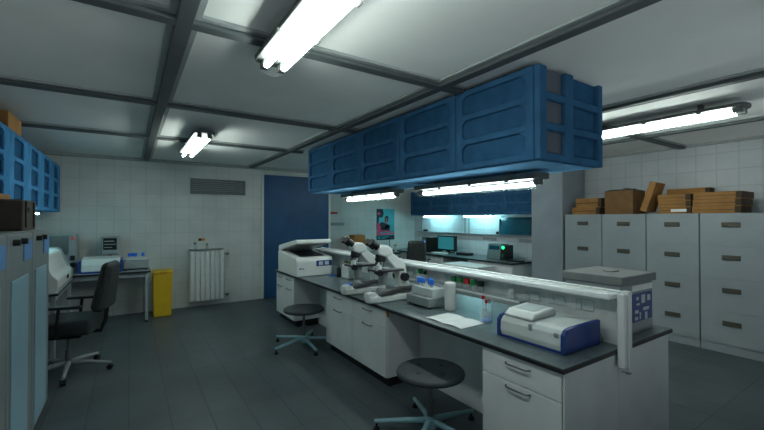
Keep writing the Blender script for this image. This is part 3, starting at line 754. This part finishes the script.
# radiator and vent
t = thing('radiator', 'white ribbed radiator on the far tiled wall', 'radiator', (.955, 8.06, .11))
m = MB(); m.box(.0, .04, 0, .62, .085, .98, bev=.008); m.build('back_panel', 'radiator', t)
for i in range(7):
    MB().box(.006+i*.088, 0, .01, .006+i*.088+.074, .04, .97, bev=.014, seg=2).build('column', 'radiator', t)
for z in (.09, .90):
    m = MB(); m.cone((.62, .045, z), (.70, .045, z), .012, n=10); m.cone((.66, .02, z), (.70, .02, z), .026, n=12); m.cone((.69, .045, z), (.69, .168, z), .010, n=8); m.build('valve', 'dsteel', t)
for x in (.1, .52): MB().box(x-.015, .085, .45, x+.015, .168, .50).build('bracket', 'dsteel', t)
t = thing('radiator_shelf', 'thin grey shelf just above the radiator', 'shelf', (.96, 8.04, 1.105))
MB().box(0, 0, 0, .60, .189, .012, bev=.003).build('shelf_board', 'plasticg', t)
bottle('small_bottle', 'small clear bottle at the left on the radiator shelf', (1.05, 8.12, 1.118), .035, .10, 'dsteel', 'bottles on the radiator shelf')
bottle('small_bottle', 'small clear bottle at the right on the radiator shelf', (1.26, 8.12, 1.118), .028, .075, 'dsteel', 'bottles on the radiator shelf')
m = MB(); m.box(0, 0, 0, .055, .012, .05, bev=.002, mi=1); m.box(.055, 0, .0, .12, .012, .05, bev=.002, mi=0)
o = m.build('wall_label', ['orange', 'black']); o.location = (1.12, YD-.014, 1.27); tag(o, 'tiny orange and black sticker on the wall above the radiator', 'sticker')
t = thing('wall_vent', 'grey louvred ventilation grille high on the far wall', 'vent', (.97, YD-.04, 2.19))
m = MB(); m.box(0, 0, 0, 1.03, .038, .035); m.box(0, 0, .265, 1.03, .038, .30); m.box(0, 0, .035, .035, .038, .265); m.box(.995, 0, .035, 1.03, .038, .265); m.build('frame', 'vent', t)
B(.035, .030, .035, .995, .036, .265).build('backing', 'plasticg', t)
m = MB()
for i in range(6): m.box(.035, .006, .045+i*.037, .995, .028, .053+i*.037, rot=('X', .6))
m.build('louvre', 'vent', t)

# ------------------------------------------------------------------ office chairs
def office_chair(label, loc, rz, fab='blackf'):
    t = thing('office_chair', label, 'chair', loc, rz, 'black office chairs')
    # faces -x ; backrest at +x
    MB().box(-.27, -.27, .46, .29, .27, .62, bev=.04, seg=3).build('seat', fab, t)
    MB().box(-.15, -.12, .40, .15, .12, .459, bev=.01).build('mechanism', 'black', t)
    # backrest: tapered rounded slab
    m = MB()
    b = bmesh.new(); bmesh.ops.create_cube(b, size=1)
    bmesh.ops.scale(b, vec=(.14, .46, .54), verts=b.verts)
    for v in b.verts:
        if v.co.z > 0: v.co.y *= .80; v.co.x *= .75
    bmesh.ops.bevel(b, geom=b.edges[:], offset=.058, segments=5, affect='EDGES', profile=.5)
    bmesh.ops.rotate(b, cent=(0, 0, 0), matrix=Matrix.Rotation(.16, 3, 'Y'), verts=b.verts)
    bmesh.ops.translate(b, vec=(.36, 0, .95), verts=b.verts); m._merge(b, 0, True)
    m.build('backrest', fab, t)
    m = MB(); m.tube([(.14, 0, .44), (.30, 0, .44), (.345, 0, .56), (.36, 0, .72)], .022, 8); m.build('back_support', 'black', t)
    for s in (-1, 1):
        a = MB().box(-.12, s*.30-.045, .76, .22, s*.30+.045, .79, bev=.014, seg=2).build('armrest', 'black', t)
        MB().tube([(-.02, s*.20, .46), (-.02, s*.295, .47), (-.0, s*.30, .54), (.02, s*.30, .762)], .016, 8).build('arm_post', 'black', a)
    m = MB(); m.cone((0, 0, .09), (0, 0, .26), .03, n=14); m.cone((0, 0, .26), (0, 0, .42), .018, n=12); m.build('column', 'dsteel', t)
    for i in range(5):
        a = 2*PI*i/5-.07; ca, sa = math.cos(a), math.sin(a)
        l = MB().tube([(ca*.02, sa*.02, .115), (ca*.2, sa*.2, .105), (ca*.41, sa*.41, .075)], [.028, .024, .018], 8).build('leg', 'plasticg', t)
        px, py = ca*.40, sa*.40
        c = MB(); c.cone((px-sa*.022, py+ca*.022, .028), (px+sa*.022, py-ca*.022, .028), .028, n=14); c.cone((px, py, .03), (px, py, .075), .009, n=8)
        c.build('caster', 'rubber', l)
    return t
oc = office_chair('black office chair with armrests standing by the grey cabinets on the left', (-.56, 5.45, 0), math.radians(-14))
dup(oc, (5.58, 7.05, 0), math.radians(236), label='black office chair at the computer desk, seen far across the bench')

# ------------------------------------------------------------------ computer desk in the right alcove
ZD = .85
t = thing('computer_desk', 'long white desk with dark top along the right wall beyond the pillar', 'desk', (6.10, 4.73, 0))
m = MB(); m.box(0, 0, ZD-.034, .88, 4.10, ZD-.003, mi=1, bev=.003); m.box(.006, .006, ZD-.005, .874, 4.094, ZD, mi=0); m.build('desktop', ['top', 'topedge'], t)
for y0, L in ((.04, .56), (.60, .62), (2.0, .62), (3.5, .56)):
    u = B(.06, y0, .06, .86, y0+L-.01, ZD-.036, bev=.003).build('pedestal', 'white', t)
    for z in (.08, .33, .56):
        d = B(.042, y0+.008, z, .0595, y0+L-.018, z+.215, bev=.003).build('drawer', 'white', u)
m = MB()
for y0 in (.05, .62, 2.02, 3.52): m.box(.10, y0, 0, .80, y0+.5, .06)
m.build('plinth', 'plinth', t)
# lower wall ledge above the desk
t = thing('wall_ledge', 'pale ledge with metal uprights on the wall over the computer desk', 'shelf', (6.93, 4.50, 1.335))
B(0, 0, 0, .065, 4.2, .02, bev=.003).build('ledge_board', 'file', t)
for y in (.36, 2.16, 2.28, 3.98): B(.02, y, .021, .055, y+.035, .46, bev=.003).build('upright', 'plasticg', t)
def socket(loc, L, label, g):
    t = thing('wall_socket', label, 'socket', loc, 0, g)
    B(0, 0, 0, .012, L, .075, bev=.003).build('plate', 'file', t)
    n = int(L/.1)
    for k in range(n): B(-.004, k*L/n+.02, .015, -.0005, (k+1)*L/n-.02, .06, bev=.002).build('outlet', 'plasticg', t)
socket((XR-.0135, 5.85, 1.20), .40, 'wall sockets in the middle above the computer desk', 'sockets above the computer desk')
socket((XR-.0135, 4.85, 1.20), .40, 'wall sockets above the keyboard near the pillar', 'sockets above the computer desk')
t = thing('wall_monitor', 'dark teal flat panel standing on the ledge beside the pillar', 'monitor', (6.92, 4.92, 1.357))
MB().prism([(-.0, .0), (.025, 0), (.07, .38), (.045, .38)], 'y', 0, .78, bev=.004).build('panel', 'tealdk', t)
for y in (-.02, .782): B(.01, y, .0, .05, y+.016, .34).build('side_frame', 'black', t)
tag(B(0, 0, 0, .05, .05, .06, bev=.006).build('ledge_box', 'black'), 'tiny black box on the ledge left of the teal panel', 'box').location = (6.935, 5.77, 1.356)
tag(B(0, 0, 0, .05, .16, .055, bev=.006).build('ledge_box', 'black'), 'small black box on the ledge in the far alcove corner', 'box').location = (6.935, 8.24, 1.356)
# computer tower
t = thing('computer_tower', 'dark computer tower with a blue light on the desk', 'computer', (6.40, 7.46, ZD+.001))
B(0, 0, 0, .42, .34, .38, bev=.006).build('case', 'black', t)
B(-.008, .17, .02, -.0005, .32, .36, bev=.003).build('front_panel', 'tealbox', t)
B(-.012, .20, .25, -.0085, .225, .28).build('power_light', 'glowblue', t)
# monitor with picture
t = thing('computer_monitor', 'black computer monitor with a glowing teal screen', 'monitor', (6.52, 6.74, ZD+.001))
B(0, .20, 0, .24, .44, .025, bev=.006).build('stand', 'black', t)
B(.10, .28, .025, .15, .36, .14).build('neck', 'black', t)
B(.04, 0, .06, .12, .64, .44, bev=.010).build('casing', 'black', t)
m = MB(); m.box(.034, .045, .10, .0395, .595, .405, mi=0); m.build('screen', 'glowteal', t)
o = B(0, 0, 0, .16, .44, .03, bev=.006).build('keyboard', 'paper'); o.location = (6.26, 6.82, ZD+.001); tag(o, 'white keyboard in front of the glowing monitor', 'keyboard')
o = B(0, 0, 0, .22, .36, .06, bev=.01).build('black_case', 'black'); o.location = (6.45, 6.24, ZD+.001); tag(o, 'low black case on the desk right of the glowing monitor', 'case')
# second device
t = thing('gel_reader', 'grey teal desk instrument with a bright green light', 'instrument', (6.44, 5.18, ZD+.001))
MB().prism([(0, 0), (.30, 0), (.30, .32), (.06, .32)], 'y', .13, .48, bev=.01).build('casing', 'tealbox', t)
MB().prism([(.012, .05), (.018, .05), (.057, .28), (.051, .28)], 'y', .17, .44).build('screen', 'tealdk', t)
MB().prism([(0, 0), (.28, 0), (.28, .30), (.04, .30)], 'y', 0, .125, bev=.008).build('control_tower', 'black', t)
MB().ball((.026, .062, .255), .034, (.5, 1, 1)).build('status_light', 'glowgreen', t)
MB().box(.004, .05, .06, .020, .075, .13).build('indicator_strip', 'capgreen', t)
o = B(0, 0, 0, .17, .32, .03, bev=.006).build('keyboard', 'black'); o.location = (6.36, 4.76, ZD+.001); tag(o, 'black keyboard at the pillar end of the computer desk', 'keyboard')
# white trolley in front of the desk
t = thing('low_cabinet', 'low white cabinet standing in front of the computer desk', 'cabinet', (5.55, 5.10, 0))
B(0, 0, .05, .50, .95, .745, bev=.004).build('body', 'white', t)
B(-.01, -.01, .745, .51, .96, .77, bev=.004).build('top', 'paper', t)
for z in (.07, .295, .52): B(-.018, .02, z, -.0005, .93, z+.21, bev=.003).build('drawer', 'white', t)
B(.04, .04, 0, .46, .91, .05).build('plinth', 'plinth', t)

# ------------------------------------------------------------------ poster wall
t = thing('poster', 'teal, black and pink poster on the far white wall of the alcove', 'poster', (5.66, YP-.006, 1.12))
pm, pt, pb = new_mat('poster print'); M['poster'] = pm
tc = pt.nodes.new('ShaderNodeTexCoord'); sp = pt.nodes.new('ShaderNodeSeparateXYZ'); pt.links.new(tc.outputs['Object'], sp.inputs[0])
gr = pt.nodes.new('ShaderNodeValToRGB'); mp = pt.nodes.new('ShaderNodeMath'); mp.operation = 'MULTIPLY'; mp.inputs[1].default_value = 1.15
pt.links.new(sp.outputs[2], mp.inputs[0]); pt.links.new(mp.outputs[0], gr.inputs[0])
gr.color_ramp.elements[0].color = (.02, .24, .30, 1); gr.color_ramp.elements[1].color = (.02, .42, .50, 1)
pt.links.new(gr.outputs[0], pb.inputs['Base Color'])
B(0, 0, 0, .60, .004, .86).build('print', 'poster', t)
M['pink'] = mat('poster pink ink', (.70, .06, .14), .6); M['ink'] = mat('poster dark ink', (.012, .03, .05), .6); M['skin'] = mat('poster red ink', (.45, .08, .04), .6)
M['cyan'] = mat('poster cyan ink', (.03, .40, .48), .6)
def flat(polys, mname, name, d):
    m = MB()
    for p in polys: m.prism(p, 'y', -d, -d+.0008)
    return m.build(name, mname, t)
flat([[(.0, .62), (.20, .62), (.24, .74), (.20, .86), (0, .86)], [(.02, .40), (.16, .50), (.34, .46), (.42, .34), (.28, .30), (.24, .22), (.05, .22)], [(0, .30), (.05, .30), (.09, .62), (0, .62)], [(.20, .26), (.42, .22), (.46, .40), (.34, .44)], [(.27, .50), (.38, .50), (.40, .64), (.34, .68), (.27, .64)], [(0, 0), (.60, 0), (.60, .12), (0, .12)]], 'ink', 'dark_shapes', .0012)
flat([[(.02, .18), (.12, .18), (.14, .34), (.08, .48), (.02, .46)], [(.0, .13), (.60, .16), (.60, .20), (0, .17)], [(.04, .70), (.12, .70), (.12, .76), (.04, .76)], [(.1, .24), (.5, .22), (.5, .25), (.1, .27)]], 'pink', 'pink_shapes', .0024)
flat([[(.29, .44), (.34, .44), (.35, .60), (.30, .60)]], 'skin', 'red_shapes', .0024)
flat([[(.05, .03), (.12, .03), (.12, .09), (.05, .09)], [(.16, .03), (.30, .03), (.30, .05), (.16, .05)], [(.16, .07), (.40, .07), (.40, .09), (.16, .09)]], 'cyan', 'small_print', .0024)
o = B(0, 0, 0, .20, .006, .05, bev=.002).build('red_sign', 'capred'); o.location = (4.27, YP-.008, 1.83); tag(o, 'small red strip sign on the alcove wall beside the door', 'sign')
o = B(0, 0, 0, .42, .006, .08, bev=.002).build('wall_notice', 'file'); o.location = (4.25, YP-.008, 1.53); tag(o, 'small grey notice on the alcove wall beside the door', 'sign')
table('dark topped bench under the poster on the alcove wall', 4.25, 8.20, 6.05, 8.84, mats=('top', 'topedge'))
o = carton('orange_carton', 'orange brown carton on the bench left of the poster', 4.92, 8.62, ZT+.001, .32, .28, .47, group=None, ends=False)
M['cardo'] = mat('orange cardboard', (.42, .20, .06), .8, noise=.12)
kids(o)[0].data.materials[0] = M['cardo']
t = thing('clamp_stand', 'thin dark clamp stand on the bench under the poster', 'stand', (5.92, 8.60, ZT+.001))
B(-.10, -.06, 0, .10, .06, .015, bev=.003).build('base', 'black', t)
MB().cone((0, 0, .015), (0, 0, .42), .008, n=8).build('rod', 'black', t)
B(-.05, -.03, .33, .05, .02, .37, bev=.004).build('clamp', 'black', t)
for i, (x, h, c, l) in enumerate([(5.58, .12, 'capblue', 'small blue-capped bottle on the bench under the poster'), (5.72, .09, 'capgreen', 'small green-capped bottle on the bench under the poster'), (6.0, .16, 'orange', 'small orange-capped bottle on the bench right of the clamp stand')]):
    bottle('reagent_bottle', l, (x, 8.42, ZT+.001), .04, h, c, 'bottles on the poster wall bench', body='glassw')
